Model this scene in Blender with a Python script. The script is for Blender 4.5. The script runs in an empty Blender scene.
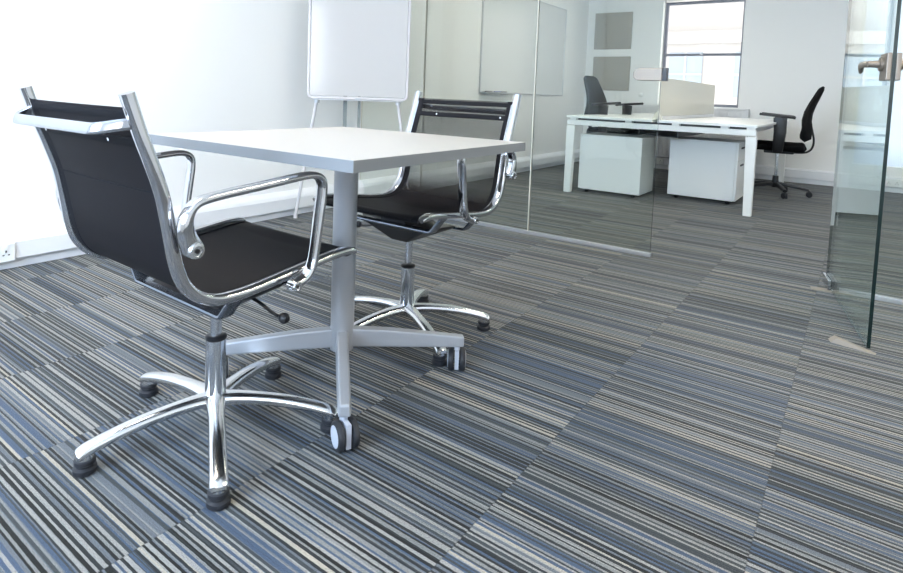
import bpy, bmesh, math, random
from mathutils import Vector, Matrix
random.seed(4)
PI = math.pi
R = math.radians
SC = bpy.context.scene
COL = SC.collection

# ------------------------------------------------------------------ room measures
XW, YP, YB = -3.22, 3.48, 8.13       # left wall, glass partition, far wall
XR, YR, HC = 2.6, -1.9, 2.75         # right wall, rear wall, ceiling
S0, TILE = -2.49724, 0.475

# ------------------------------------------------------------------ materials
def mat(name, color=(.8, .8, .8), rough=.5, metal=0.0, spec=.5, **kw):
    m = bpy.data.materials.new(name); m.use_nodes = True
    b = m.node_tree.nodes['Principled BSDF']
    b.inputs['Base Color'].default_value = (*color, 1)
    b.inputs['Roughness'].default_value = rough
    b.inputs['Metallic'].default_value = metal
    b.inputs['Specular IOR Level'].default_value = spec
    for k, v in kw.items():
        b.inputs[k.replace('_', ' ')].default_value = v
    return m

def nodes(m): return m.node_tree.nodes, m.node_tree.links

def add_bump(m, scale, strength, dist=.001, detail=2):
    N, L = nodes(m); b = N['Principled BSDF']
    g = N.new('ShaderNodeNewGeometry')
    n = N.new('ShaderNodeTexNoise'); n.inputs['Scale'].default_value = scale; n.inputs['Detail'].default_value = detail
    bp = N.new('ShaderNodeBump'); bp.inputs['Strength'].default_value = strength; bp.inputs['Distance'].default_value = dist
    L.new(g.outputs['Position'], n.inputs['Vector']); L.new(n.outputs['Fac'], bp.inputs['Height'])
    L.new(bp.outputs['Normal'], b.inputs['Normal'])
    return m

M = {}
M['wall'] = add_bump(mat('wall_paint', (.84, .84, .83), .55, spec=.3), 180, .08)
M['ceiling'] = mat('ceiling_paint', (.85, .85, .84), .8)
M['trim'] = mat('trunking_plastic', (.78, .79, .81), .35)
M['chrome'] = mat('polished_aluminium', (.64, .64, .66), .08, 1.0)
M['cast'] = mat('cast_aluminium', (.80, .80, .80), .16, 1.0)
M['steel'] = mat('gas_cylinder_steel', (.62, .64, .68), .22, 1.0)
M['sleeve'] = mat('column_sleeve_chrome', (.72, .75, .80), .12, 1.0)
M['brushed'] = mat('brushed_nickel', (.26, .22, .18), .4, .5)
M['black'] = mat('black_plastic', (.012, .012, .014), .38)
M['rubber'] = mat('black_rubber', (.015, .016, .02), .6)
M['laminate'] = mat('table_laminate', (.47, .458, .435), .35)
M['edge'] = mat('table_edge_band', (.20, .21, .22), .4)
M['silver'] = mat('silver_grey_powder_coat', (.38, .39, .41), .36, .35)
M['wheelgrey'] = mat('caster_grey_plastic', (.45, .47, .52), .4)
M['white'] = mat('white_office_laminate', (.80, .81, .80), .35)
M['whitemetal'] = mat('white_powder_coat', (.82, .82, .80), .35)
M['shadowgap'] = mat('dark_gap', (.05, .05, .055), .6)
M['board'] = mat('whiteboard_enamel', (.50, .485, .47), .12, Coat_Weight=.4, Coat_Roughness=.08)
M['boardfar'] = mat('wall_whiteboard_enamel', (.70, .715, .72), .2)
M['alu'] = mat('satin_aluminium', (.55, .56, .58), .35, .8)
M['boardframe'] = mat('easel_white_frame', (.60, .57, .57), .35)
M['darksteel'] = mat('dark_satin_metal', (.20, .22, .26), .25, .9)
M['barmetal'] = mat('silver_bar_metal', (.42, .43, .45), .2, .9)
M['postgrey'] = mat('easel_post_grey', (.20, .22, .21), .4)
M['pin'] = add_bump(mat('grey_pinboard_felt', (.38, .365, .33), .9), 60, .5, .002)
M['winframe'] = mat('window_frame_grey', (.20, .21, .25), .45)
M['blue'] = mat('blue_plastic', (.03, .08, .25), .4)
M['edgeglass'] = mat('glass_cut_edge', (.003, .014, .013), .25)
M['joint'] = mat('clear_silicone_joint', (.62, .60, .52), .4)
M['radiator'] = mat('radiator_enamel', (.72, .72, .73), .35)
M['stone'] = mat('door_wedge_rubber', (.24, .21, .17), .55)
M['facade'] = mat('pale_render', (.36, .35, .345), .8)
M['facadewin'] = mat('facade_window_glass', (.22, .27, .33), .4)
M['taskfabric'] = add_bump(mat('charcoal_upholstery', (.010, .010, .011), .9, spec=.1), 900, .3)
M['hem'] = mat('black_hem_fabric', (.009, .009, .011), .7, spec=.12)

def glass(name, tint, refl=1.0):
    m = bpy.data.materials.new(name); m.use_nodes = True
    N, L = nodes(m); N.clear()
    o = N.new('ShaderNodeOutputMaterial'); mx = N.new('ShaderNodeMixShader')
    t = N.new('ShaderNodeBsdfTransparent'); t.inputs['Color'].default_value = (*tint, 1)
    g = N.new('ShaderNodeBsdfGlossy'); g.inputs['Roughness'].default_value = 0.0
    g.inputs['Color'].default_value = (.95, .98, .97, 1)
    # Schlick reflectance from the angle to the surface (same on both sides of the pane)
    geo = N.new('ShaderNodeNewGeometry')
    dp = N.new('ShaderNodeVectorMath'); dp.operation = 'DOT_PRODUCT'
    ab = N.new('ShaderNodeMath'); ab.operation = 'ABSOLUTE'
    om = N.new('ShaderNodeMath'); om.operation = 'SUBTRACT'; om.inputs[0].default_value = 1
    pw = N.new('ShaderNodeMath'); pw.operation = 'POWER'; pw.inputs[1].default_value = 5
    ma = N.new('ShaderNodeMath'); ma.operation = 'MULTIPLY_ADD'
    ma.inputs[1].default_value = .96 * refl; ma.inputs[2].default_value = .04 * refl
    L.new(geo.outputs['Normal'], dp.inputs[0]); L.new(geo.outputs['Incoming'], dp.inputs[1])
    L.new(dp.outputs['Value'], ab.inputs[0]); L.new(ab.outputs[0], om.inputs[1]); L.new(om.outputs[0], pw.inputs[0])
    L.new(pw.outputs[0], ma.inputs[0]); L.new(ma.outputs[0], mx.inputs[0])
    L.new(t.outputs[0], mx.inputs[1]); L.new(g.outputs[0], mx.inputs[2]); L.new(mx.outputs[0], o.inputs[0])
    return m
M['glass'] = glass('clear_partition_glass', (.945, .966, .950), .6)
M['doorglass'] = glass('clear_door_glass', (.92, .965, .95))
M['winglass'] = glass('window_glass', (.98, .99, 1.0), .8)

def mesh_fabric():
    """See-through woven seat mesh: square on one looks through the holes, at a slant the threads close up."""
    m = bpy.data.materials.new('woven_mesh_fabric'); m.use_nodes = True
    N, L = nodes(m); b = N['Principled BSDF']; o = N['Material Output']
    b.inputs['Base Color'].default_value = (.010, .009, .0105, 1); b.inputs['Roughness'].default_value = .6
    b.inputs['Specular IOR Level'].default_value = .10
    geo = N.new('ShaderNodeNewGeometry')
    dp = N.new('ShaderNodeVectorMath'); dp.operation = 'DOT_PRODUCT'
    ab = N.new('ShaderNodeMath'); ab.operation = 'ABSOLUTE'
    mr = N.new('ShaderNodeMapRange')
    mr.inputs['From Min'].default_value = .56; mr.inputs['From Max'].default_value = .82
    mr.inputs['To Min'].default_value = .0; mr.inputs['To Max'].default_value = .70
    t = N.new('ShaderNodeBsdfTransparent'); mx = N.new('ShaderNodeMixShader')
    L.new(geo.outputs['True Normal'], dp.inputs[0]); L.new(geo.outputs['Incoming'], dp.inputs[1])
    L.new(dp.outputs['Value'], ab.inputs[0]); L.new(ab.outputs[0], mr.inputs['Value'])
    L.new(mr.outputs[0], mx.inputs[0]); L.new(b.outputs[0], mx.inputs[1]); L.new(t.outputs[0], mx.inputs[2])
    L.new(mx.outputs[0], o.inputs[0])
    return m
M['mesh'] = mesh_fabric()

def translucent(name, col, trans, clear):
    m = bpy.data.materials.new(name); m.use_nodes = True
    N, L = nodes(m); N.clear()
    o = N.new('ShaderNodeOutputMaterial')
    d = N.new('ShaderNodeBsdfDiffuse'); d.inputs['Color'].default_value = (*col, 1)
    tl = N.new('ShaderNodeBsdfTranslucent'); tl.inputs['Color'].default_value = (*col, 1)
    tp = N.new('ShaderNodeBsdfTransparent')
    a = N.new('ShaderNodeMixShader'); a.inputs[0].default_value = trans
    b = N.new('ShaderNodeMixShader'); b.inputs[0].default_value = clear
    L.new(d.outputs[0], a.inputs[1]); L.new(tl.outputs[0], a.inputs[2])
    L.new(a.outputs[0], b.inputs[1]); L.new(tp.outputs[0], b.inputs[2]); L.new(b.outputs[0], o.inputs[0])
    return m
M['screen'] = translucent('frosted_cream_acrylic', (.86, .85, .79), .45, .28)
M['blind'] = translucent('translucent_blind', (.74, .80, .90), .75, .05)

def carpet():
    m = bpy.data.materials.new('striped_carpet_tiles'); m.use_nodes = True
    N, L = nodes(m); b = N['Principled BSDF']
    b.inputs['Roughness'].default_value = .8; b.inputs['Specular IOR Level'].default_value = .12
    b.inputs['Sheen Weight'].default_value = .13; b.inputs['Sheen Roughness'].default_value = .5; b.inputs['Sheen Tint'].default_value = (1, .97, .86, 1)
    def math_(op, a=None, bb=None, cc=None):
        n = N.new('ShaderNodeMath'); n.operation = op
        for i, v in enumerate((a, bb, cc)):
            if v is None: continue
            if isinstance(v, (int, float)): n.inputs[i].default_value = v
            else: L.new(v, n.inputs[i])
        return n.outputs[0]
    geo = N.new('ShaderNodeNewGeometry'); sep = N.new('ShaderNodeSeparateXYZ')
    L.new(geo.outputs['Position'], sep.inputs[0])
    x, y = sep.outputs[0], sep.outputs[1]
    # slight waviness of the tufted rows
    nz = N.new('ShaderNodeTexNoise'); nz.inputs['Scale'].default_value = 90; nz.inputs['Detail'].default_value = 2
    L.new(geo.outputs['Position'], nz.inputs['Vector'])
    yw = math_('ADD', y, math_('MULTIPLY', math_('SUBTRACT', nz.outputs['Fac'], .5), .0022))
    xw = math_('ADD', x, math_('MULTIPLY', math_('SUBTRACT', nz.outputs['Fac'], .5), .004))
    fx = math_('DIVIDE', math_('SUBTRACT', xw, S0), TILE); col = math_('FLOOR', fx)
    fy = math_('ADD', math_('DIVIDE', y, TILE), math_('MULTIPLY', col, .37)); row = math_('FLOOR', fy)
    cb = N.new('ShaderNodeCombineXYZ'); L.new(col, cb.inputs[0]); L.new(row, cb.inputs[1])
    wn = N.new('ShaderNodeTexWhiteNoise'); wn.noise_dimensions = '2D'; L.new(cb.outputs[0], wn.inputs['Vector'])
    v = math_('ADD', yw, math_('MULTIPLY', wn.outputs['Value'], 71.3))
    def vor(width, off, rnd):
        vo = N.new('ShaderNodeTexVoronoi'); vo.voronoi_dimensions = '1D'; vo.feature = 'F1'
        vo.inputs['Scale'].default_value = 1 / width; vo.inputs['Randomness'].default_value = rnd
        L.new(math_('ADD', v, off), vo.inputs['W'])
        s = N.new('ShaderNodeSeparateColor'); L.new(vo.outputs['Color'], s.inputs[0])
        return s.outputs[0], s.outputs[1]
    # tufted lines of uneven width, dark and light roughly in turn, in broader darker and paler groups
    jit = N.new('ShaderNodeTexNoise'); jit.noise_dimensions = '1D'; jit.inputs['Scale'].default_value = 60; jit.inputs['Detail'].default_value = 1
    L.new(v, jit.inputs['W'])
    vj = math_('ADD', v, math_('MULTIPLY', jit.outputs['Fac'], .012))
    n_ = math_('FLOOR', math_('DIVIDE', vj, .0068)); par = math_('MODULO', n_, 2)
    wl = N.new('ShaderNodeTexWhiteNoise'); wl.noise_dimensions = '1D'; L.new(n_, wl.inputs['W'])
    g1, g2_ = vor(.034, 5.0, 1.0)
    f1, f2 = vor(.0045, 13.1, .9)
    mixv = math_('ADD', math_('ADD', math_('MULTIPLY', wl.outputs['Value'], .40), math_('MULTIPLY', par, .33)),
                 math_('ADD', math_('MULTIPLY', g1, .15), math_('MULTIPLY', f1, .12)))
    ramp = N.new('ShaderNodeValToRGB'); cr = ramp.color_ramp; cr.interpolation = 'CONSTANT'
    stops = [(0, (.005, .0055, .006)), (.24, (.013, .015, .017)), (.36, (.032, .038, .042)),
             (.45, (.044, .066, .106)), (.53, (.092, .103, .118)), (.62, (.158, .160, .156)), (.73, (.222, .218, .206)), (.86, (.29, .265, .22))]
    while len(cr.elements) < len(stops): cr.elements.new(.5)
    for e, (p_, c_) in zip(cr.elements, stops):
        e.position = p_; e.color = (*c_, 1)
    L.new(mixv, ramp.inputs[0])
    # loop-pile grain
    g2 = N.new('ShaderNodeTexNoise'); g2.inputs['Scale'].default_value = 420; g2.inputs['Detail'].default_value = 1
    L.new(geo.outputs['Position'], g2.inputs['Vector'])
    gr = math_('MULTIPLY_ADD', g2.outputs['Fac'], 2.0, .0)
    # tile-to-tile value shift and thin dark joint
    ts = math_('MULTIPLY_ADD', wn.outputs['Value'], .22, .89)
    fr = math_('FRACT', fx)
    jd = math_('MINIMUM', fr, math_('SUBTRACT', 1, fr))
    jn = math_('MULTIPLY_ADD', math_('LESS_THAN', jd, .004), -.22, 1)
    fac = math_('MULTIPLY', math_('MULTIPLY', gr, ts), jn)
    mul = N.new('ShaderNodeVectorMath'); mul.operation = 'SCALE'
    L.new(ramp.outputs[0], mul.inputs[0]); L.new(fac, mul.inputs['Scale'])
    L.new(mul.outputs[0], b.inputs['Base Color'])
    bp = N.new('ShaderNodeBump'); bp.inputs['Strength'].default_value = .5; bp.inputs['Distance'].default_value = .002
    ridge = math_('SINE', math_('MULTIPLY', vj, 2 * PI / .0068))
    L.new(math_('ADD', g2.outputs['Fac'], math_('MULTIPLY', ridge, .18)), bp.inputs['Height'])
    L.new(bp.outputs['Normal'], b.inputs['Normal'])
    return m
M['carpet'] = carpet()

# ------------------------------------------------------------------ mesh helpers
class MB:
    def __init__(s): s.v = []; s.f = []; s.mi = []
    def add(s, vs, fs, mi=0):
        n = len(s.v); s.v += [Vector(q) for q in vs]; s.f += [tuple(i + n for i in f) for f in fs]; s.mi += [mi] * len(fs)
    def box(s, x0, x1, y0, y1, z0, z1, mi=0, xf=None):
        vs = [Vector((x, y, z)) for z in (z0, z1) for y in (y0, y1) for x in (x0, x1)]
        if xf: vs = [xf @ q for q in vs]
        s.add(vs, [(0, 2, 3, 1), (4, 5, 7, 6), (0, 1, 5, 4), (2, 6, 7, 3), (0, 4, 6, 2), (1, 3, 7, 5)], mi)
    def lathe(s, prof, n=32, xf=None, mi=0, cap=True):
        vs = []; fs = []
        for r, z in prof:
            for k in range(n):
                a = 2 * PI * k / n; q = Vector((r * math.cos(a), r * math.sin(a), z)); vs.append(xf @ q if xf else q)
        for i in range(len(prof) - 1):
            for k in range(n):
                k2 = (k + 1) % n; fs.append((i * n + k, i * n + k2, (i + 1) * n + k2, (i + 1) * n + k))
        if cap:
            fs.append(tuple(range(n - 1, -1, -1))); fs.append(tuple((len(prof) - 1) * n + k for k in range(n)))
        s.add(vs, fs, mi)
    def sweep(s, path, lat, sec, closed=False, mi=0):
        """sec(i, t) -> list of (u, v): u along lat, v along the normal."""
        n = len(path); rings = []; path = [Vector(q) for q in path]
        for i, q in enumerate(path):
            a = path[max(i - 1, 0)]; b = path[min(i + 1, n - 1)]
            if closed: a = path[i - 1]; b = path[(i + 1) % n]
            t = (b - a).normalized(); l = Vector(lat) if not callable(lat) else lat(i)
            l = (l - t * l.dot(t)).normalized(); nn = l.cross(t).normalized()
            rings.append([q + l * u + nn * w for u, w in sec(i / (n - 1))])
        m = len(rings[0]); vs = [p for r in rings for p in r]; fs = []
        for i in range(n - 1 + (1 if closed else 0)):
            i2 = (i + 1) % n
            for k in range(m):
                k2 = (k + 1) % m; fs.append((i * m + k, i2 * m + k, i2 * m + k2, i * m + k2))
        if not closed:
            fs.append(tuple(range(m))); fs.append(tuple((n - 1) * m + k for k in range(m - 1, -1, -1)))
        s.add(vs, fs, mi)
    def prism(s, poly, axis, lo, hi, mi=0):
        """poly of 2D points extruded along axis 0/1/2."""
        def mk(p, h):
            return {0: (h, p[0], p[1]), 1: (p[0], h, p[1]), 2: (p[0], p[1], h)}[axis]
        n = len(poly); vs = [mk(p, lo) for p in poly] + [mk(p, hi) for p in poly]
        fs = [tuple(range(n)), tuple(range(2 * n - 1, n - 1, -1))] + [(i, (i + 1) % n, n + (i + 1) % n, n + i) for i in range(n)]
        s.add(vs, fs, mi)
    def build(s, name, mats, parent=None, smooth=False, bevel=0, seg=2, loc=None, recalc=True):
        me = bpy.data.meshes.new(name); me.from_pydata([tuple(q) for q in s.v], [], s.f)
        if not isinstance(mats, (list, tuple)): mats = [mats]
        for m_ in mats: me.materials.append(m_)
        for p, k in zip(me.polygons, s.mi): p.material_index = k
        if recalc:
            bm = bmesh.new(); bm.from_mesh(me); bmesh.ops.recalc_face_normals(bm, faces=bm.faces); bm.to_mesh(me); bm.free()
        if smooth:
            me.polygons.foreach_set('use_smooth', [True] * len(me.polygons))
            me.set_sharp_from_angle(angle=R(38))
        me.update()
        o = bpy.data.objects.new(name, me); COL.objects.link(o)
        if parent: o.parent = parent
        if loc: o.location = loc
        if bevel:
            bv = o.modifiers.new('bevel', 'BEVEL'); bv.width = bevel; bv.segments = seg; bv.limit_method = 'ANGLE'; bv.angle_limit = R(40)
        return o

def ellipse(a, b, n=16, p=2.0):
    out = []
    for k in range(n):
        t = 2 * PI * k / n; c, s_ = math.cos(t), math.sin(t)
        out.append((a * math.copysign(abs(c) ** (2 / p), c), b * math.copysign(abs(s_) ** (2 / p), s_)))
    return out

def smooth_path(pts, per=6):
    P_ = [Vector(q) for q in pts]; out = []
    for i in range(len(P_) - 1):
        p0 = P_[i - 1] if i else P_[0] * 2 - P_[1]; p1 = P_[i]; p2 = P_[i + 1]
        p3 = P_[i + 2] if i + 2 < len(P_) else P_[-1] * 2 - P_[-2]
        for k in range(per):
            t = k / per
            out.append(.5 * ((2 * p1) + (p2 - p0) * t + (2 * p0 - 5 * p1 + 4 * p2 - p3) * t * t + (3 * p1 - p0 - 3 * p2 + p3) * t ** 3))
    out.append(P_[-1]); return out

def round_corners(pts, r, n=5):
    P_ = [Vector(q) for q in pts]; out = [P_[0]]
    for i in range(1, len(P_) - 1):
        a, b, c = P_[i - 1], P_[i], P_[i + 1]
        rr = r[i] if isinstance(r, dict) else r
        d1 = (a - b); d2 = (c - b); rr = min(rr, d1.length * .49, d2.length * .49)
        s_ = b + d1.normalized() * rr; e = b + d2.normalized() * rr
        for k in range(n + 1):
            t = k / n; out.append(s_ * (1 - t) ** 2 + b * 2 * t * (1 - t) + e * t * t)
    out.append(P_[-1]); return out

def tag(o, label=None, cat=None, group=None, kind=None):
    if label: o['label'] = label
    if cat: o['category'] = cat
    if group: o['group'] = group
    if kind: o['kind'] = kind
    return o

def thing(name, label, cat, loc=(0, 0, 0), rotz=0, group=None):
    o = bpy.data.objects.new(name, None); COL.objects.link(o)
    o.empty_display_size = .1; o.location = loc; o.rotation_euler = (0, 0, rotz)
    return tag(o, label, cat, group)

def copy_tree(o, parent=None):
    c = o.copy(); COL.objects.link(c); c.parent = parent
    for ch in list(o.children): copy_tree(ch, c)
    return c

def axis_to(d):
    return Vector((0, 0, 1)).rotation_difference(Vector(d).normalized()).to_matrix().to_4x4()
def xf(loc, d=(0, 0, 1)): return Matrix.Translation(Vector(loc)) @ axis_to(d)

def struct(mb, name, m_, **kw): return tag(mb.build(name, m_, **kw), kind='structure')

# ------------------------------------------------------------------ room shell
b = MB(); b.box(XW - .3, XR + .3, YR - .3, YB + .3, -.1, 0); struct(b, 'floor', M['carpet'])
b = MB(); b.box(XW - .3, XR + .3, YR - .3, YB + .3, HC, HC + .1); struct(b, 'ceiling', M['ceiling'])
b = MB(); b.box(XW - .2, XW, YR - .2, YB + .2, 0, HC); struct(b, 'wall_left', M['wall'])
b = MB(); b.box(XR, XR + .2, YR - .2, YB + .2, 0, HC); struct(b, 'wall_right', M['wall'])

def wall_holes(name, y0, y1, holes):
    b = MB(); xs = XW
    for (x0, x1, z0, z1) in holes:
        b.box(xs, x0, y0, y1, 0, HC); b.box(x0, x1, y0, y1, 0, z0); b.box(x0, x1, y0, y1, z1, HC); xs = x1
    b.box(xs, XR, y0, y1, 0, HC)
    return struct(b, name, M['wall'])
WIN = (-2.205, -1.245, .835, 2.20)
WIN2 = (-.055, 1.30, .262, 2.30)
wall_holes('wall_back', YB, YB + .22, [WIN, WIN2])
RW = [(-2.30, -.45, .85, 2.35), (.5, 1.9, .85, 2.35)]
wall_holes('wall_rear', YR - .22, YR, RW)

# trunking and skirting
prof = [(0, 0), (.022, 0), (.022, .048), (.050, .050), (.050, .130), (.040, .150), (.012, .178), (0, .178)]
b = MB(); b.prism([(XW + p, z) for p, z in prof], 1, YR, YB); struct(b, 'baseboard_left', M['trim'], bevel=.003)
b = MB(); b.prism([(YB - p, z) for p, z in [(0, 0), (.022, 0), (.022, .055), (.045, .058), (.045, .150), (.010, .165), (0, .165)]], 0, XW + .05, XR)
struct(b, 'baseboard_back', M['trim'], bevel=.003)

def sash(name, x0, x1, z0, z1, yo, yi, rail, frame_m, bars=()):
    """yo: glass plane, yi: wall face"""
    t = tag(thing(name, None, None), kind='structure')
    f = .035
    b = MB()
    b.box(x0, x0 + f, yo - .02, yo + .03, z0, z1); b.box(x1 - f, x1, yo - .02, yo + .03, z0, z1)
    b.box(x0 + f, x1 - f, yo - .02, yo + .03, z0, z0 + f * 1.3); b.box(x0 + f, x1 - f, yo - .02, yo + .03, z1 - f, z1)
    if rail: b.box(x0 + f, x1 - f, yo - .03, yo + .03, rail - .016, rail + .016)
    fr = b.build('window_frame', frame_m, t, bevel=.004)
    g = MB(); g.box(x0 + f, x1 - f, yo + .004, yo + .010, z0 + f * 1.3, z1 - f); g.build('window_pane', M['winglass'], t)
    if rail:
        c = MB(); c.box((x0 + x1) / 2 - .02, (x0 + x1) / 2 + .02, yo - .05, yo - .031, rail + .0, rail + .03); c.build('sash_catch', M['alu'], t, bevel=.004)
    s = MB(); s.box(x0, x1, min(yi, yo) + .002, yo - .021, z0 - .0, z0 + .012) if yo > yi else s.box(x0, x1, yo + .031, yi, z0, z0 + .012)
    s.build('window_sill', M['white'], t)
    return t
sash('window_1', WIN[0], WIN[1], WIN[2], WIN[3], YB + .15, YB, 1.512, M['winframe'])
w2 = sash('window_2', WIN2[0], WIN2[1], WIN2[2], WIN2[3], YB + .15, YB, None, M['whitemetal'])
b = MB(); b.box(WIN2[0] + .005, WIN2[1] - .005, YB + .03, YB + .034, WIN2[2] + .016, WIN2[3]); b.build('window_blind', M['blind'], w2)
sash('window_3', *RW[0][:2], *RW[0][2:], YR - .15, YR, 1.6, M['whitemetal'])
sash('window_4', *RW[1][:2], *RW[1][2:], YR - .15, YR, 1.6, M['whitemetal'])

# ------------------------------------------------------------------ glass partition
def pane(mb, x0, x1, y0, y1, z0, z1, thin):
    """slab whose big faces are slot 0 and cut edges slot 1; thin = 'x' or 'y'"""
    n = len(mb.f); mb.box(x0, x1, y0, y1, z0, z1)
    kinds = ['z', 'z', 'y', 'y', 'x', 'x']
    for i, k in enumerate(kinds): mb.mi[n + i] = 0 if k == thin else 1
XJ = [XW, -2.605, -1.712, -.928]
labs = ['clear glass partition panel nearest the left wall, behind the whiteboard easel',
        'clear middle glass partition panel behind the mesh chair back',
        'clear glass partition panel with free edge carrying the metal strike plate']
for i in range(3):
    b = MB(); pane(b, XJ[i] + .004, XJ[i + 1] - .004, YP - .005, YP + .005, .022, HC - .03, 'y')
    tag(b.build('glass_panel', [M['glass'], M['edgeglass'] if i == 2 else M['joint']]), labs[i], 'glass panel')
b = MB(); pane(b, -.035, XR, YP - .005, YP + .005, .022, HC - .03, 'y')
tag(b.build('glass_panel', [M['glass'], M['joint']]), 'clear glass partition panel to the right of the open glass door', 'glass panel')
for xj, lb in ((XJ[1], 'thin vertical joint strip between glass panels by the easel whiteboard'), (XJ[2], 'thin vertical joint strip between glass panels crossing the wall whiteboard')):
    b = MB(); b.box(xj - .004, xj + .004, YP - .006, YP + .006, .022, HC - .03)
    struct(b, 'trim_%d' % (1 if xj == XJ[1] else 2), M['joint'])
b = MB(); b.box(XW + .05, XJ[3], YP - .014, YP + .014, 0, .022); struct(b, 'trim_3', M['alu'], bevel=.002)
b = MB(); b.box(-.035, XR, YP - .014, YP + .014, 0, .022); struct(b, 'trim_4', M['alu'], bevel=.002)
b = MB(); b.box(XW, XR, YP - .02, YP + .02, HC - .03, HC); struct(b, 'trim_5', M['alu'])

# strike plate on the panel edge
t = thing('strike_plate', 'rounded brushed metal lock strike clamped on the glass panel edge', 'lock strike', (-.928, YP, 1.050))
pts = [(-.0, -.036), (-.0, .036)] + [(-.125 + .036 * math.cos(a), .036 * math.sin(a)) for a in [R(90 + 180 * k / 14) for k in range(15)]]
for sgn in (-1, 1):
    b = MB(); y0, y1 = (.006, .020) if sgn > 0 else (-.020, -.006)
    b.prism([(x + .004, z) for x, z in pts], 1, y0, y1); b.build('cover_plate', M['brushed'], t, bevel=.003)
b = MB(); b.box(.005, .030, -.020, .020, -.037, .037); b.build('latch_keeper', M['black'], t, bevel=.002)

# ------------------------------------------------------------------ open glass door
H = Vector((-.061, 3.464)); Fp = Vector((.077, 2.724)); dd = (Fp - H); DL = dd.length
door = thing('door_1', None, None, (H.x, H.y, 0), math.atan2(dd.y, dd.x)); tag(door, kind='structure')
# local x runs from hinge to free edge; local -y side faces the camera's side (towards -X in world)
b = MB(); pane(b, -.150, DL, -.006, .006, .007, 2.45, 'y'); b.build('door_pane', [M['doorglass'], M['edgeglass']], door)
b = MB()
b.box(-.155, .0, -.020, -.0065, .005, .054); b.box(-.155, .0, .0065, .020, .005, .054); b.box(-.155, .0, -.0065, .0065, .005, .0115)
b.build('patch_fitting', M['chrome'], door, bevel=.003)
b = MB(); b.box(-.040, .012, -.085, .085, .0, .0035); b.build('pivot_plate', M['stone'], door)
for sgn in (-1, 1):
    y = lambda a: sgn * a
    lk = MB(); y0, y1 = sorted((y(.0065), y(.022))); lk.box(DL - .095, DL + .004, y0, y1, 1.005, 1.105)
    lo = lk.build('lock_case', M['brushed'], door, bevel=.003)
    h = MB(); h.lathe([(.026, 0), (.026, .010), (.014, .012), (.012, .045)], 24, xf((DL - .055, y(.022), 1.066), (0, sgn, 0)))
    h.sweep(smooth_path([(DL - .055, y(.050), 1.066), (DL - .075, y(.066), 1.066), (DL - .11, y(.068), 1.068), (DL - .17, y(.066), 1.068), (DL - .20, y(.062), 1.062), (DL - .215, y(.057), 1.054)], 4),
            (0, 0, 1), lambda t_: ellipse(.012 if t_ < .7 else .012 + (t_ - .7) * .03, .009, 12))
    h.build('door_handle', M['brushed'], lo, smooth=True)

# rubber wedge under door
b = MB()
b.add([(-.050, 2.752, 0), (-.040, 2.712, 0), (.104, 2.708, 0), (.098, 2.686, 0), (-.030, 2.748, .021), (-.024, 2.718, .021), (.098, 2.706, .003), (.094, 2.690, .003)],
      [(0, 1, 3, 2), (4, 6, 7, 5), (0, 4, 5, 1), (1, 5, 7, 3), (3, 7, 6, 2), (2, 6, 4, 0)])
o = tag(b.build('door_wedge', M['stone'], bevel=.004), 'beige door wedge lying on the carpet under the glass door corner', 'door wedge')

# ------------------------------------------------------------------ sockets
def socket(loc, rz, label):
    t = thing('wall_socket', label, 'socket', loc, rz)
    b = MB(); b.box(-.073, .073, -.012, 0, -.043, .043); b.build('face_plate', M['white'], t, bevel=.004)
    for s in (-1, 1):
        b = MB(); b.box(s * .035 - .006, s * .035 + .006, -.0165, -.0125, .018, .034); b.build('rocker_switch', M['white'], t, bevel=.001)
        b = MB(); b.box(s * .035 - .003, s * .035 + .003, -.0135, -.0118, .002, .012)
        for q in (-1, 1): b.box(s * .035 + q * .011 - .004, s * .035 + q * .011 + .004, -.0135, -.0118, -.012, -.007)
        b.build('pin_slots', M['shadowgap'], t)
    return t
socket((XW + .0505, .985, .087), R(90), 'white double wall socket on the trunking at the left edge')
socket((-2.14, YB - .0455, .104), 0, 'white double wall socket seen between the drawer pedestals under the desk')
socket((.31, YB - .0455, .104), 0, 'white double wall socket on the trunking right of the glass door')

b = MB(); b.lathe([(.030, 0), (.030, .008), (.022, .014), (.0, .015)], 24, xf((-2.425, YB - .001, .969), (0, -1, 0)), cap=False)
tag(b.build('round_wall_sensor', M['white'], smooth=True), 'small round white disc on the far wall beside the grey tile boards', 'wall disc')

# ------------------------------------------------------------------ meeting chair
RAIL = [(-.345, .882), (-.323, .814), (-.300, .753), (-.278, .688), (-.263, .615), (-.250, .549), (-.234, .505), (-.207, .473),
        (-.174, .455), (-.140, .448), (-.093, .448), (-.048, .452), (-.008, .457), (.064, .466), (.126, .474), (.175, .480), (.206, .482), (.234, .481), (.252, .475)]
rail_s = smooth_path([(0, a, z) for a, z in RAIL], 5)
def prof_sub(z_hi=None, i0=0, i1=None): return rail_s[i0:i1]

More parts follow.
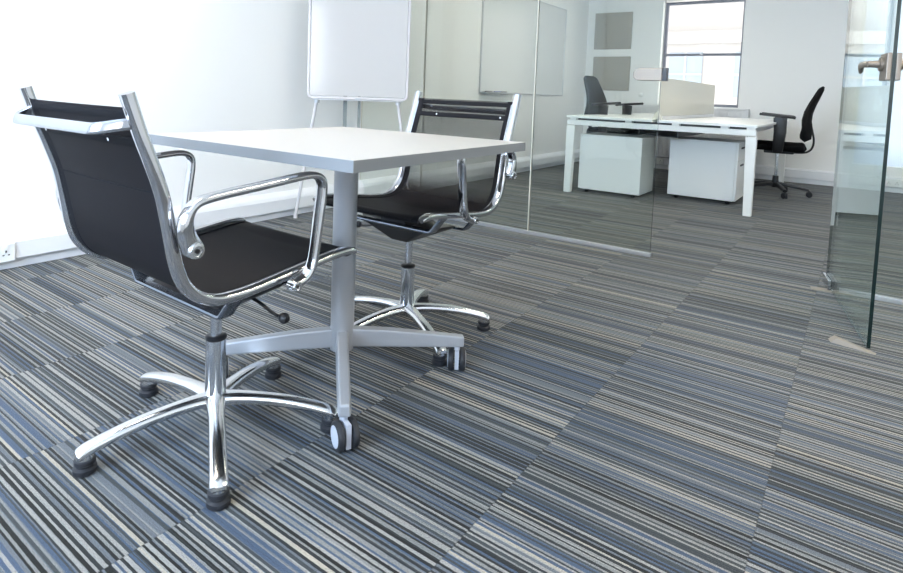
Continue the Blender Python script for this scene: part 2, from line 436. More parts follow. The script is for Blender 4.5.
def star_leg():
    b = MB(); pts = [(.020, .086), (.06, .087), (.12, .084), (.18, .078), (.24, .067), (.285, .056), (.305, .049), (.317, .040)]
    path = smooth_path([(r, 0, z) for r, z in pts], 4)
    def sec(t):
        w = .020 + .006 * (1 - min(t * 4, 1)) + .0025 * max(0, t - .6) ; h = .013 + .004 * (1 - t)
        if t > .93: w *= .86; h *= .8
        if t > .97: w *= .8; h *= .7
        return [(u, v * (1.0 if v < 0 else .85)) for u, v in ellipse(w, h, 18, 2.5)]
    b.sweep(path, (0, 1, 0), sec)
    b.lathe([(.0185, .033), (.0185, .056)], 20, Matrix.Translation((.300, 0, 0)))
    return b
def meeting_chair(label, loc, rz):
    t = thing('meeting_chair', label, 'chair', loc, rz, None)
    for s in (-1, 1):
        b = MB(); path = [(s * .245, q.y, q.z) for q in rail_s]
        def sec(u_):
            k = max(0, (u_ - .90) / .10); w, h = .0135, (.0125 if u_ < .45 else .0125 - .0025 * min(1, (u_ - .45) / .15))
            p_ = 3.2 - 1.2 * k
            e = ellipse(w, h, 24, p_)
            if u_ > .985: e = [(u * .8, v * .8) for u, v in e]
            return e
        b.sweep(path, (1, 0, 0), sec)
        rl = b.build('side_rail', M['chrome'], t, smooth=True)
        b = MB(); b.sweep([(s * .2305, q.y, q.z) for q in rail_s[3:-8]], (1, 0, 0), lambda u_: ellipse(.003, .0085, 8, 4)); b.build('sling_channel', M['steel'], rl, smooth=True)
    # sling
    b = MB(); nu = 14; us = [-.232 + .464 * k / nu for k in range(nu + 1)]
    P_ = [q.copy() for q in rail_s[2:]]
    e = P_[-1]; P_ += [Vector((0, e.y + .003, e.z - .007)), Vector((0, e.y - .004, e.z - .012)), Vector((0, e.y - .018, e.z - .013))]
    th = .0022; rows = []
    for side in (1, -1):
        for i, q in enumerate(P_):
            a = P_[max(i - 1, 0)]; c = P_[min(i + 1, len(P_) - 1)]; tg = (c - a).normalized(); nn = Vector((0, -tg.z, tg.y))
            for u in us:
                k = 1 - (u / .232) ** 2
                seat = max(0, min(1, (q.y + .2) / .15)) * max(0, min(1, (.25 - q.y) / .06))
                back = max(0, min(1, (q.z - .50) / .1))
                rows.append(Vector((u, q.y - .006 * k * back, q.z - .012 * k * seat)) + nn * (th / 2 * side))
    n = len(P_); m_ = nu + 1; fs = []
    for i in range(n - 1):
        for k in range(nu):
            fs.append((i * m_ + k, i * m_ + k + 1, (i + 1) * m_ + k + 1, (i + 1) * m_ + k))
            o_ = n * m_; fs.append((o_ + i * m_ + k, o_ + (i + 1) * m_ + k, o_ + (i + 1) * m_ + k + 1, o_ + i * m_ + k + 1))
    b.add(rows, fs)
    sl = b.build('sling_seat', M['mesh'], t, smooth=True, recalc=False)
    # dark hems down both sides and seams across
    for s in (-1, 1):
        b = MB(); b.sweep([(s * .219, q.y, q.z) for q in P_[:-2]], (1, 0, 0), lambda u_: ellipse(.013, .0028, 8, 4)); b.build('side_hem', M['hem'], sl, smooth=True)
    def cross(i, hw, thick, name, m2, off=0.0, par=sl):
        q = P_[i]; qa = P_[i + 1]; tg = (qa - q).normalized(); nn = Vector((0, -tg.z, tg.y))
        mid = [Vector((u, q.y - .006 * (1 - (u / .232) ** 2) * (1 if q.z > .6 else 0), q.z)) + nn * off for u in us]
        bb = MB(); bb.sweep(mid, tg, lambda u_: ellipse(hw, thick, 10, 4)); return bb.build(name, m2, par, smooth=True)
    cross(1, .009, .0030, 'top_hem', M['hem']); 
    cross(5, .010, .0045, 'top_seam', M['hem'])
    cross(13, .0022, .0030, 'back_seam', M['hem'])
    for s in (-1, 1):
        q = P_[5]; bb = MB(); bb.lathe([(.004, -.006), (.004, .006)], 10, xf((s * .12 if s > 0 else -.19, q.y - .003, q.z), (0, 1, .3))); bb.build('stud', M['chrome'], sl, smooth=True)
    # front roll
    b = MB(); b.lathe([(.006, -.236), (.006, .236)], 16, xf((0, e.y - .004, e.z - .005), (1, 0, 0))); b.build('front_roll', M['black'], sl, smooth=True)
    # armrests
    AP = [(-.238, .583), (-.250, .612), (-.252, .640), (-.240, .664), (-.215, .676), (-.149, .684), (-.100, .688), (-.016, .696), (.045, .701), (.075, .698),
          (.092, .685), (.095, .660), (.090, .620), (.083, .570), (.075, .515), (.066, .482), (.050, .462), (.030, .453), (.010, .450)]
    for s in (-1, 1):
        b = MB(); path = smooth_path([(s * .285, a, z) for a, z in AP], 4)
        def sec(t_):
            w, h = .0155, .0085
            if t_ < .16: h = .0085 + .012 * (1 - t_ / .16)
            if t_ > .90: h = .0085 + .004 * (t_ - .9) / .1
            return ellipse(w, h, 18, 3.2)
        b.sweep(path, (1, 0, 0), sec); ar = b.build('armrest', M['chrome'], t, smooth=True)
        for (a, z, rr) in ((-.238, .581, .017), (.012, .450, .013)):
            b = MB(); b.lathe([(rr, 0), (rr, .022), (rr * .88, .026), (rr * .62, .0265), (rr * .58, .024), (0.0001, .024)], 20, xf((s * .279, a, z), (s, 0, 0)))
            b.lathe([(rr * .3, .0241), (rr * .3, .0262)], 6, xf((s * .279, a, z), (s, 0, 0)), mi=1); b.build('bolt', [M['cast'], M['black']], ar, smooth=True)
    # grab bar behind the back
    b = MB(); path = round_corners([(-.240, -.330, .826), (-.236, -.345, .824), (-.205, -.380, .812), (.205, -.386, .815), (.236, -.345, .824), (.240, -.330, .826)], .02, 5)
    b.sweep(path, (0, .25, 1), lambda t_: ellipse(.0115, .0055, 14, 3.5)); b.build('grab_bar', M['barmetal'], t, smooth=True)
    # under-seat stretchers
    for a, zz in ((.112, .4715), (-.100, .448)):
        b = MB(); z0 = zz - .066
        path = round_corners([(-.240, a, zz - .006), (-.234, a, zz - .010), (-.188, a, z0), (.188, a, z0), (.234, a, zz - .010), (.240, a, zz - .006)], .008, 3)
        b.sweep(path, (0, 1, 0), lambda t_: ellipse(.019, .0055, 10, 5)); b.build('stretcher', M['darksteel'], t, smooth=True)
    # tilt mechanism
    b = MB()
    b.add([(-.15, -.10, .388), (.15, -.10, .388), (.15, .11, .404), (-.15, .11, .404), (-.14, -.09, .378), (.14, -.09, .378), (.14, .10, .392), (-.14, .10, .392),
           (-.035, -.05, .332), (.035, -.05, .332), (.035, .06, .332), (-.035, .06, .332)],
          [(0, 3, 2, 1), (0, 1, 5, 4), (1, 2, 6, 5), (2, 3, 7, 6), (3, 0, 4, 7), (4, 5, 9, 8), (5, 6, 10, 9), (6, 7, 11, 10), (7, 4, 8, 11), (8, 9, 10, 11)])
    b.box(-.06, .06, -.08, .10, .395, .432); b.build('tilt_mechanism', M['black'], t, bevel=.006)
    b = MB(); b.sweep(smooth_path([(.04, .02, .372), (.10, .03, .372), (.14, .032, .366), (.18, .032, .356), (.205, .032, .352), (.228, .032, .352)], 4), (0, 1, 0), lambda t_: ellipse(.0045, .0045, 10))
    lv = b.build('tilt_lever', M['black'], t, smooth=True)
    b = MB(); b.lathe([(.0005, -.013), (.008, -.012), (.0125, -.006), (.0135, 0), (.0125, .006), (.008, .012), (.0005, .013)], 20, xf((.232, .032, .352), (1, 0, 0)), cap=False); b.build('knob', M['black'], lv, smooth=True)
    # column
    b = MB(); b.lathe([(.0145, .24), (.0145, .31), (.017, .312), (.017, .34)], 24); b.build('gas_cylinder', M['steel'], t, smooth=True)
    b = MB(); b.lathe([(.028, .075), (.0265, .10), (.0255, .246)], 32); sv = b.build('column_sleeve', M['sleeve'], t, smooth=True)
    b = MB(); b.lathe([(.024, .243), (.0272, .2465), (.0272, .253), (.024, .256), (.0155, .257)], 32); b.build('collar', M['black'], sv, smooth=True)
    b = MB(); b.lathe([(.030, .064), (.036, .072), (.036, .092), (.030, .100), (.027, .102)], 40); b.build('base_hub', M['cast'], t, smooth=True)
    first = None
    for k in range(5):
        if first is None:
            lg = star_leg().build('base_leg', M['cast'], t, smooth=True); lg['base'] = 1; first = lg
            gb = MB(); gb.lathe([(.021, 0), (.0255, .004), (.0255, .014), (.019, .018), (.019, .022), (.023, .025), (.023, .033), (.018, .035)], 24, Matrix.Translation((.300, 0, 0)))
            gb.build('glide', M['rubber'], lg, smooth=True)
        else:
            lg = first.copy(); COL.objects.link(lg)
            for c in first.children:
                c2 = c.copy(); COL.objects.link(c2); c2.parent = lg
        lg.rotation_euler = (0, 0, R(40.8 + 72 * k)); lg['k'] = k
    return t
ch1 = meeting_chair('black mesh swivel chair in the foreground, its back towards the viewer, left of the table', (-1.311, .887, 0), R(-1.25))
ch2 = copy_tree(ch1); ch2.location = (-1.337, 1.725, 0); ch2.rotation_euler = (0, 0, R(179.4))
ch2['label'] = 'black see-through mesh swivel chair on the far side of the table, facing the viewer'
for c in ch2.children:
    if 'k' in c: c.rotation_euler = (0, 0, R(7.1 + 72 * c['k']))
    elif c.name.startswith(('base_hub', 'column_sleeve')): pass
    else: c.location.z += .022
for c in list(ch1.children) + list(ch2.children):
    for k in ('k', 'base'):
        if k in c: del c[k]

# ------------------------------------------------------------------ meeting table
TB = thing('meeting_table', 'square white-topped meeting table on a silver post with castors', 'table', (-1.266, 1.307, 0), R(.75))
hw, hd, ZT = .4028, .4056, .753
b = MB(); b.box(-hw + .002, hw - .002, -hd + .002, hd - .002, ZT - .027, ZT); tt = b.build('table_top', M['laminate'], TB)
b = MB()
for (x0, x1, y0, y1) in ((-hw, hw, -hd, -hd + .002), (-hw, hw, hd - .002, hd), (-hw, -hw + .002, -hd + .002, hd - .002), (hw - .002, hw, -hd + .002, hd - .002)):
    b.box(x0, x1, y0, y1, ZT - .0272, ZT - .0006)
b.build('edge_band', M['edge'], tt)
b = MB(); b.box(-.16, .16, -.16, .16, ZT - .036, ZT - .0275); b.build('mounting_plate', M['silver'], TB, bevel=.003)
b = MB(); b.lathe([(.030, .088), (.0365, .092), (.0365, ZT - .036)], 48); b.build('post', M['silver'], TB, smooth=True)
wheel_az = {-45: R(245), 45: R(34), 135: R(45), 225: R(56)}
for a in (-45, 45, 135, 225):
    lg = MB()
    def ring(r, w, z0, z1): return [(r, -w, z0), (r, w, z0), (r, w * .8, z1), (r, -w * .8, z1)]
    R_ = [(.020, .021, .102, .160), (.15, .020, .097, .150), (.30, .019, .090, .131), (.375, .018, .086, .121), (.392, .016, .086, .119)]
    vs = [p for q in R_ for p in ring(*q)]; fs = [(0, 3, 2, 1)]
    for i in range(len(R_) - 1):
        for k in range(4): fs.append((i * 4 + k, i * 4 + (k + 1) % 4, i * 4 + 4 + (k + 1) % 4, i * 4 + 4 + k))
    e_ = (len(R_) - 1) * 4; fs.append((e_, e_ + 1, e_ + 2, e_ + 3)); lg.add(vs, fs)
    lo = lg.build('table_leg', M['silver'], TB, bevel=.005); lo.rotation_euler = (0, 0, R(a))
    # twin-wheel castor: thing > leg > castor
    c = MB(); wz = wheel_az[a] - R(a) - R(.75); ax = Vector((math.cos(wz), math.sin(wz), 0)); fw = Vector((-ax.y, ax.x, 0)); ctr = Vector((.372, 0, .0375)) + fw * .010
    c.lathe([(.009, .072), (.009, .0862)], 16, Matrix.Translation((.372, 0, 0)), mi=1)
    c.box(-.0065, .0065, -.026, .026, .012, .073, mi=1, xf=Matrix.Translation((ctr.x, ctr.y, 0)) @ Matrix.Rotation(wz, 4, 'Z'))
    for s in (-1, 1):
        c.lathe([(.026, .010), (.0365, .012), (.0375, .016), (.0375, .022), (.0350, .0265), (.028, .028)], 32, xf(ctr, ax * s), mi=0)
        c.lathe([(.027, .026), (.027, .0290), (.020, .0300), (.006, .0305)], 32, xf(ctr, ax * s), mi=1)
    c.build('castor', [M['rubber'], M['wheelgrey']], lo, smooth=True)

# ------------------------------------------------------------------ whiteboard easel
EC = Vector((-2.765, 2.950)); eph = R(46); er = Vector((math.cos(eph), math.sin(eph)))
ET = thing('whiteboard_easel', 'portable white dry-wipe board on splayed legs behind the meeting table', 'whiteboard', (EC.x, EC.y, 0), eph)
hwb = .333
b = MB(); b.box(-hwb + .012, hwb - .012, -.010, .004, .858, 1.88); b.build('board_surface', M['board'], ET)
b = MB()
path = round_corners([(0, 0, .846), (-hwb, 0, .846), (-hwb, 0, 1.89), (hwb, 0, 1.89), (hwb, 0, .846), (.001, 0, .846)], .03, 5)
b.sweep(path, (0, 1, 0), lambda t_: ellipse(.013, .009, 12, 4)); b.build('board_frame', M['boardframe'], ET, smooth=True)
b = MB(); b.box(-hwb + .03, hwb - .03, -.05, .015, .828, .836); b.box(-.02, .02, -.05, -.044, .836, .848); b.build('pen_ledge', M['alu'], ET, bevel=.002)
for s in (-1, 1):
    b = MB(); p0 = Vector((s * .275, .02, .831)); p1 = Vector((s * .405, .10 if s < 0 else .06, .012))
    b.sweep([p0, p0.lerp(p1, .5), p1], (0, 1, 0), lambda t_: ellipse(.011, .011, 14)); lo = b.build('easel_leg', M['boardframe'], ET, smooth=True)
    b = MB(); b.lathe([(.018, -.02), (.018, .018)], 16, xf(p0 + Vector((0, -.01, -.004)), (0, 0, 1))); b.build('leg_joint', M['alu'], lo, smooth=True)
    b = MB(); b.lathe([(.014, -.012), (.014, .02)], 16, xf(p1)); b.build('foot', M['boardframe'], lo, smooth=True)
for xx, w in ((-.085, .013), (.010, .009)):
    b = MB(); b.box(xx - w, xx + w, .02, .045, .03, 1.85); b.build('rear_post', M['postgrey'], ET)
b = MB(); b.box(-.12, .06, -.02, .30, .0, .03); b.build('rear_foot', M['alu'], ET, bevel=.004)

# ------------------------------------------------------------------ wall whiteboard and pinboards
WT = thing('wall_whiteboard', 'wide whiteboard with thin metal frame fixed on the far left wall', 'whiteboard', (XW, 6.29, 0), 0)
y0, y1, z0, z1 = -1.045, 1.045, .920, 2.04
b = MB(); b.box(.001, .014, y0 + .012, y1 - .012, z0 + .012, z1 - .012); b.build('board_surface', M['boardfar'], WT)
b = MB()
for q in ((y0, y1, z0, z0 + .014), (y0, y1, z1 - .014, z1), (y0, y0 + .014, z0 + .014, z1 - .014), (y1 - .014, y1, z0 + .014, z1 - .014)): b.box(.001, .020, *q)
b.build('board_frame', M['alu'], WT, bevel=.002)
b = MB(); b.box(.021, .075, y0 + .02, y0 + .58, z0 - .004, z0 + .004); b.box(.069, .075, y0 + .02, y0 + .58, z0 + .004, z0 + .012); b.build('pen_tray', M['alu'], WT)
pens = [('black', -.98), ('blue', -.80), ('black', -.66)]
for i, (c_, yy) in enumerate(pens):
    b = MB(); b.lathe([(.006, 0), (.0085, .004), (.0085, .09), (.007, .092), (.009, .094), (.009, .13)], 12, xf((XW + .045, 6.29 + yy, z0 + .0132), (0, 1, 0)))
    tag(b.build('marker_pen', M[c_], smooth=True), ['black marker pen at the near end of the whiteboard pen tray', 'blue marker pen in the middle of the whiteboard pen tray', 'black marker pen at the far end of the whiteboard pen tray'][i], 'marker pen', 'marker pens in the pen tray')
for nm, (x0, x1, z0_, z1_), lb in (('pinboard', (-3.112, -2.594, 1.588, 2.088), 'upper of two grey square tile boards on the far wall'), ('pinboard', (-3.108, -2.590, 1.018, 1.485), 'lower of two grey square tile boards, beside the left office chair')):
    b = MB(); b.box(x0, x1, YB - .018, YB - .0005, z0_, z1_); tag(b.build(nm, M['pin'], bevel=.003), lb, 'pinboard')

# ------------------------------------------------------------------ radiator
RT = thing('radiator', 'long white panel radiator under the sash window', 'radiator', (-1.87, YB - .02, 0))
b = MB(); b.box(-.76, .76, -.075, -.060, .17, .815)
n = 30
for k in range(n):
    xx = -.74 + 1.48 * (k + .5) / n; b.box(xx - .014, xx + .014, -.083, -.075, .20, .79)
b.build('front_panel', M['radiator'], RT, bevel=.003)
b = MB(); b.box(-.76, .76, -.085, -.005, .818, .836); b.box(-.76, -.752, -.0749, -.005, .17, .818); b.box(.752, .76, -.0749, -.005, .17, .818); b.build('top_grille', M['radiator'], RT, bevel=.003)
b = MB(); b.box(-.76, .76, -.02, -.005, .17, .815); b.build('rear_panel', M['radiator'], RT)
b = MB(); b.lathe([(.018, 0), (.020, .02), (.016, .05)], 16, xf((-.80, -.05, .19))); b.lathe([(.008, 0), (.008, .19)], 12, xf((-.80, -.05, 0))); b.sweep([(-.80, -.05, .20), (-.752, -.05, .20)], (0, 0, 1), lambda t_: ellipse(.008, .008, 10)); b.build('radiator_valve', M['alu'], RT, smooth=True)

# ------------------------------------------------------------------ bench desk
DX0, DX1, DY0, DY1 = -2.262, -.665, 5.30, 7.72
DT = thing('bench_desk', 'long white back-to-back bench desk in the far room', 'desk', (-1.45, (DY0 + DY1) / 2, 0))
cx, cy = -1.45, (DY0 + DY1) / 2
def dbox(b, x0, x1, y0, y1, z0, z1, mi=0): b.box(x0 - cx, x1 - cx, y0 - cy, y1 - cy, z0, z1, mi)
for x0, x1 in ((DX0, -1.47), (-1.43, DX1)):
    for ya, yb in ((DY0, (DY0 + DY1) / 2 - .003), ((DY0 + DY1) / 2 + .003, DY1)):
        b = MB(); dbox(b, x0, x1, ya, yb, .712, .734); b.build('desk_top', M['white'], DT, bevel=.002)
for ya in (DY0 + .01, DY1 - .065):
    b = MB(); dbox(b, DX0 + .005, DX1 - .005, ya, ya + .055, .645, .693); b.build('end_beam', M['whitemetal'], DT, bevel=.003)
    for xx in (-2.20, -1.68, -1.28, -.90, -.71):
        b = MB(); dbox(b, xx - .03, xx + .03, ya + .002, ya + .05, .6932, .7118); b.build('top_spacer', M['whitemetal'], DT)
    b = MB(); dbox(b, DX0 + .03, DX1 - .03, ya + .05, ya + .055, .6932, .7118); b.build('shadow_gap_strip', M['shadowgap'], DT)
    for x0, x1 in ((DX0, DX0 + .082), (DX1 - .078, DX1)):
        b = MB(); tp = .012
        s_ = 1 if x0 == DX0 else -1
        xa0, xa1 = x0 - cx, x1 - cx
        ins = .018
        vs = [(xa0, ya - cy, .64), (xa1, ya - cy, .64), (xa1, ya + .055 - cy, .64), (xa0, ya + .055 - cy, .64)]
        if s_ > 0: vb = [(xa0, ya - cy, 0), (xa1 - ins, ya - cy, 0), (xa1 - ins, ya + .055 - cy, 0), (xa0, ya + .055 - cy, 0)]
        else: vb = [(xa0 + ins, ya - cy, 0), (xa1, ya - cy, 0), (xa1, ya + .055 - cy, 0), (xa0 + ins, ya + .055 - cy, 0)]
        b.add(vb + vs, [(0, 3, 2, 1), (4, 5, 6, 7), (0, 1, 5, 4), (1, 2, 6, 5), (2, 3, 7, 6), (3, 0, 4, 7)])
        b.build('desk_leg', M['whitemetal'], DT, bevel=.003)
for xx in (-2.12, -.78):
    b = MB(); dbox(b, xx - .02, xx + .02, DY0 + .066, DY1 - .066, .650, .690); b.build('side_rail', M['whitemetal'], DT)
b = MB(); dbox(b, -1.62, -1.28, DY0 + .12, DY1 - .12, .585, .592); dbox(b, -1.62, -1.612, DY0 + .12, DY1 - .12, .592, .64); dbox(b, -1.288, -1.28, DY0 + .12, DY1 - .12, .592, .64); b.build('cable_tray', M['black'], DT)
for yy in (5.5, 6.4, 7.4):
    b = MB(); dbox(b, -1.61, -1.29, yy, yy + .03, .6401, .711); b.build('tray_bracket', M['black'], DT)

ST = thing('desk_screen', 'translucent cream divider screen standing along the middle of the desk', 'desk screen', (-1.45, 6.6, .734))
b = MB(); b.box(-.004, .004, -1.20, 1.16, .028, .375); b.build('screen_panel', M['screen'], ST)
b = MB(); b.box(-.022, .022, -1.20, 1.08, .0005, .030); b.build('screen_rail', M['trim'], ST, bevel=.003)
b = MB(); b.prism([(-.045, .0), (.045, 0), (.012, .07), (-.012, .07)], 1, -1.24, -1.201); b.build('screen_bracket', M['screen'], ST, bevel=.003)

# ------------------------------------------------------------------ pedestals
def pedestal(x0, x1, y0, y1, front, label):
    cx_, cy_ = (x0 + x1) / 2, (y0 + y1) / 2; hx, hy = (x1 - x0) / 2, (y1 - y0) / 2
    t = thing('drawer_pedestal', label, 'pedestal', (cx_, cy_, 0), 0 if front > 0 else PI)
    b = MB(); b.box(-hx, hx - .022, -hy, hy, .035, .548); b.build('carcass', M['white'], t, bevel=.003)
    b = MB(); b.box(-hx - .002, hx, -hy - .002, hy + .002, .5485, .560); b.build('pedestal_top', M['white'], t, bevel=.002)
    for z0, z1 in ((.395, .545), (.038, .390)):
        b = MB(); b.box(hx - .021, hx - .002, -hy + .002, hy - .002, z0, z1); d = b.build('drawer', M['white'], t, bevel=.002)
        b = MB(); b.box(hx - .0018, hx + .006, -.07, .07, z1 - .05, z1 - .035); b.build('handle', M['shadowgap'], d, bevel=.001)
    for sx in (-1, 1):
        for sy in (-1, 1):
            b = MB(); b.lathe([(.016, -.010), (.017, 0), (.016, .010)], 16, xf((sx * (hx - .07), sy * (hy - .05), .017), (.6, 1, 0)))
            b.lathe([(.010, .015), (.010, .0349)], 10, Matrix.Translation((sx * (hx - .07), sy * (hy - .05), 0)))
            b.build('castor', M['black'], t, smooth=True)
    return t
pedestal(-2.165, -1.580, 5.42, 5.84, -1, 'white drawer pedestal under the left end of the desk, behind the glass edge')
pedestal(-1.425, -.850, 5.76, 6.19, 1, 'white drawer pedestal under the right end of the desk, drawer fronts to the right')

# ------------------------------------------------------------------ task chairs
def task_chair(loc, rz, label, dz, fab):
    t = thing('office_chair', label, 'chair', loc, rz)
    hub = MB(); hub.lathe([(.035, .075), (.040, .085), (.036, .115), (.028, .15), (.027, .19)], 20); hub.build('base_hub', M['black'], t, smooth=True)
    for k in range(5):
        b = MB(); path = [(.02, 0, .105), (.10, 0, .104), (.20, 0, .090), (.29, 0, .074)]
        b.sweep(path, (0, 1, 0), lambda u: ellipse(.027 - .008 * u, .021 - .008 * u, 10, 3)); lg = b.build('base_leg', M['black'], t, smooth=True); lg.rotation_euler = (0, 0, R(-18 + 72 * k))
        c = MB()
        for s in (-1, 1): c.lathe([(.018, .004), (.028, .006), (.029, .018), (.022, .024)], 16, xf((.29, 0, .029), (.4, s, 0)))
        c.lathe([(.008, .03), (.008, .068)], 10, Matrix.Translation((.29, 0, 0))); c.build('castor', M['rubber'], lg, smooth=True)
    b = MB(); b.lathe([(.014, .18), (.014, .40 + dz)], 16); b.build('gas_cylinder', M['steel'], t, smooth=True)
    b = MB(); b.box(-.09, .09, -.14, .12, .385 + dz, .425 + dz); b.build('tilt_mechanism', M['black'], t, bevel=.01)
    # seat cushion: rounded slab with waterfall front
    b = MB(); sy = [(-.235, .465, .15), (-.215, .455, .22), (-.12, .452, .24), (.05, .454, .25), (.17, .456, .245), (.235, .440, .22), (.262, .420, .17)]
    path = [(0, y_, z_ + dz) for y_, z_, w_ in sy]
    def ssec(u):
        i = u * (len(sy) - 1); j = min(int(i), len(sy) - 2); f = i - j; w = sy[j][2] * (1 - f) + sy[j + 1][2] * f
        return ellipse(w, .044 if 0.05 < u < .95 else .024, 20, 3.2)
    b.sweep(path, (1, 0, 0), ssec); b.build('seat', fab, t, smooth=True)
    # back
    bp = [(-.20, .530, .16), (-.225, .560, .205), (-.235, .64, .225), (-.225, .72, .215), (-.235, .80, .195), (-.262, .88, .175), (-.30, .97, .155), (-.325, 1.03, .14), (-.34, 1.055, .10)]
    path = [(0, y_, z_ + dz) for y_, z_, w_ in bp]
    def bsec(u):
        i = u * (len(bp) - 1); j = min(int(i), len(bp) - 2); f = i - j; w = bp[j][2] * (1 - f) + bp[j + 1][2] * f
        return ellipse(w, (.056 - .036 * u) * (1 if 0.04 < u < .96 else .5), 20, 3)
    b.sweep(path, (1, 0, 0), bsec); b.build('backrest', fab, t, smooth=True)
    b = MB(); b.sweep(smooth_path([(0, -.08, .405 + dz), (0, -.16, .40 + dz), (0, -.24, .41 + dz), (0, -.285, .45 + dz), (0, -.297, .53 + dz), (0, -.275, .64 + dz)], 4), (1, 0, 0), lambda u: ellipse(.030, .010, 12, 3)); b.build('back_bracket', M['black'], t, smooth=True)
    for s in (-1, 1):
        b = MB(); b.sweep([(s * .20, .0, .412 + dz), (s * .262, .0, .416 + dz), (s * .272, .0, .44 + dz), (s * .272, -.01, .60 + dz), (s * .272, -.005, .745 + dz)], (0, 1, 0), lambda u: ellipse(.036 + .022 * u, .013, 12, 3)); ar = b.build('armrest_post', M['black'], t, smooth=True)
        b = MB(); b.sweep([(s * .265, -.13, .745 + dz), (s * .265, -.11, .750 + dz), (s * .262, .12, .768 + dz), (s * .258, .17, .772 + dz)], (1, 0, 0), lambda u: ellipse(.040 if .05 < u < .95 else .03, .013, 14, 3)); b.build('armrest_pad', M['black'], ar, smooth=True)
    return t
M['hazeblack'] = add_bump(mat('hazed_black_upholstery', (.022, .023, .024), .9, spec=.1), 900, .3)  # black upholstery lightened: the veil of the glass partition is put into the colour
task_chair((-.665, 6.86, 0), R(95), 'black office chair with armrests at the right side of the far desk', .035, M['taskfabric'])
task_chair((-2.15, 6.35, 0), R(-98), 'black office chair behind the left side of the far desk, glass haze painted in as grey', .09, M['hazeblack'])

# ------------------------------------------------------------------ ceiling lamps
M['lamp'] = mat('ceiling_light_diffuser', (.9, .9, .9), .5)
bs = M['lamp'].node_tree.nodes['Principled BSDF']; bs.inputs['Emission Color'].default_value = (1, .88, .73, 1); bs.inputs['Emission Strength'].default_value = 39.0
M['lampdim'] = mat('dim_ceiling_light_diffuser', (.9, .9, .9), .5)
bs = M['lampdim'].node_tree.nodes['Principled BSDF']; bs.inputs['Emission Color'].default_value = (1, .95, .83, 1); bs.inputs['Emission Strength'].default_value = 21.0
def ceiling_lamp(x, y, label, w=.3, l=1.2):
    t = thing('ceiling_light', label, 'ceiling light', (x, y, HC - .001), 0, 'ceiling lights')
    b = MB()
    for q in ((-w / 2 - .02, -w / 2, -l / 2 - .02, l / 2 + .02), (w / 2, w / 2 + .02, -l / 2 - .02, l / 2 + .02), (-w / 2, w / 2, -l / 2 - .02, -l / 2), (-w / 2, w / 2, l / 2, l / 2 + .02)):
        b.box(*q, -.04, 0)
    b.build('lamp_frame', M['whitemetal'], t)
    b = MB(); b.box(-w / 2, w / 2, -l / 2, l / 2, -.034, -.028); b.build('lamp_diffuser', M['lamp'] if y < 3 else M['lampdim'], t)
for x, y, lb in ((-2.1, .5, 'recessed strip light above the meeting table'), (.7, 2.3, 'recessed strip light above the carpet before the glass door'), (-1.6, 5.2, 'recessed strip light above the far desk'), (.9, 5.2, 'recessed strip light in the far room by the right wall')):
    ceiling_lamp(x, y, lb)

# ------------------------------------------------------------------ building across the street
BT = thing('pale_building', 'pale rendered building with tall windows seen through the sash window', 'building', (-6.0, 22, -3))
b = MB(); b.box(-9, 14, 0, 4, -3, 6.3); b.box(-9, 14, -.25, 0, 5.9, 6.3); b.box(-9, 14, -.12, 0, 3.55, 3.7); b.build('facade', M['facade'], BT)
for k in range(9):
    for z0, z1 in ((.9, 3.1), (4.1, 5.6)):
        xx = -7.5 + 2.1 * k
        b = MB(); b.box(xx - .55, xx + .55, -.06, -.01, z0, z1); w = b.build('window', M['facadewin'], BT)
        b = MB(); b.box(xx - .03, xx + .03, -.10, -.062, z0, z1); b.box(xx - .55, xx - .031, -.10, -.062, (z0 + z1) / 2 - .03, (z0 + z1) / 2 + .03); b.box(xx + .031, xx + .55, -.10, -.062, (z0 + z1) / 2 - .03, (z0 + z1) / 2 + .03); b.build('window_bar', M['facade'], w)
b = MB(); b.prism([(-9, 6.3), (14, 6.3), (14, 6.5), (4, 9.4), (-9, 9.4)], 1, .5, 4.5); b.build('roof', M['facade'], BT)

# ------------------------------------------------------------------ light
def area(name, loc, sx, sy, rot, power, color):
    l = bpy.data.lights.new(name, 'AREA'); l.shape = 'RECTANGLE'; l.size = sx; l.size_y = sy; l.energy = power; l.color = color
    o = bpy.data.objects.new(name, l); COL.objects.link(o); o.location = loc; o.rotation_euler = rot
    return o
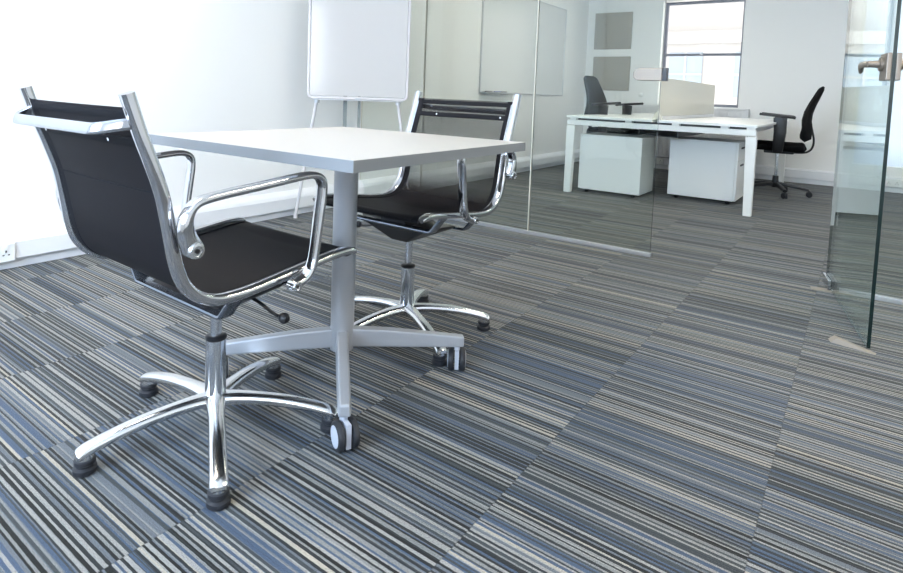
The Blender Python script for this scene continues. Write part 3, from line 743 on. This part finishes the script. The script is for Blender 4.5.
# daylight entering through the windows (area lights stand in the openings)
area('daylight_window_3', (-1.375, YR - .05, 1.6), 1.8, 1.45, (R(90), 0, 0), 150, (.53, .73, 1.0))
area('daylight_window_4', (1.2, YR - .05, 1.6), 1.35, 1.45, (R(90), 0, 0), 25, (.75, .86, 1.0))
for nm, loc, sx, sz in (('sky_portal_window_1', (-1.72, YB + .20, 1.52), 1.0, 1.35), ('sky_portal_window_2', (.62, YB + .20, 1.28), 1.34, 2.02)):
    o = area(nm, loc, sx, sz, (R(-90), 0, 0), 1, (1, 1, 1)); o.data.cycles.is_portal = True

w = bpy.data.worlds.new('World'); SC.world = w; w.use_nodes = True
N = w.node_tree.nodes; L = w.node_tree.links; bg = N['Background']
bg.inputs['Color'].default_value = (1.0, .975, .935, 1); bg.inputs['Strength'].default_value = 3.2

# ------------------------------------------------------------------ camera (solved from the photograph)
f, pcx, pcy = 589.7636, 426.8906, 133.7911
yaw, pitch, roll, ch = -.6349265, .0701699, -.0354485, .9025752
sy_, cy_ = math.sin(yaw), math.cos(yaw)
F = Vector((sy_ * math.cos(pitch), cy_ * math.cos(pitch), -math.sin(pitch)))
Rv = Vector((cy_, -sy_, 0)); Dv = F.cross(Rv)
R2 = Rv * math.cos(roll) + Dv * math.sin(roll); D2 = -Rv * math.sin(roll) + Dv * math.cos(roll)
cam = bpy.data.cameras.new('camera'); co = bpy.data.objects.new('camera', cam); COL.objects.link(co)
mt = Matrix.Identity(4)
for i in range(3):
    mt[i][0] = R2[i]; mt[i][1] = -D2[i]; mt[i][2] = -F[i]
mt[0][3] = 0; mt[1][3] = 0; mt[2][3] = ch
co.matrix_world = mt
cam.sensor_fit = 'HORIZONTAL'; cam.sensor_width = 36; cam.lens = f / 903 * 36
cam.shift_x = -(pcx - 451.5) / 903; cam.shift_y = (pcy - 286.5) / 903
cam.clip_start = .05
SC.camera = co
SC.view_settings.view_transform = 'Standard'; SC.view_settings.look = 'None'
SC.view_settings.gamma = 1; SC.view_settings.use_curve_mapping = False
SC.view_settings.exposure = 0.32
SC.cycles.use_denoising = True
SC.cycles.max_bounces = 10; SC.cycles.transparent_max_bounces = 24
SC.cycles.sample_clamp_indirect = 6
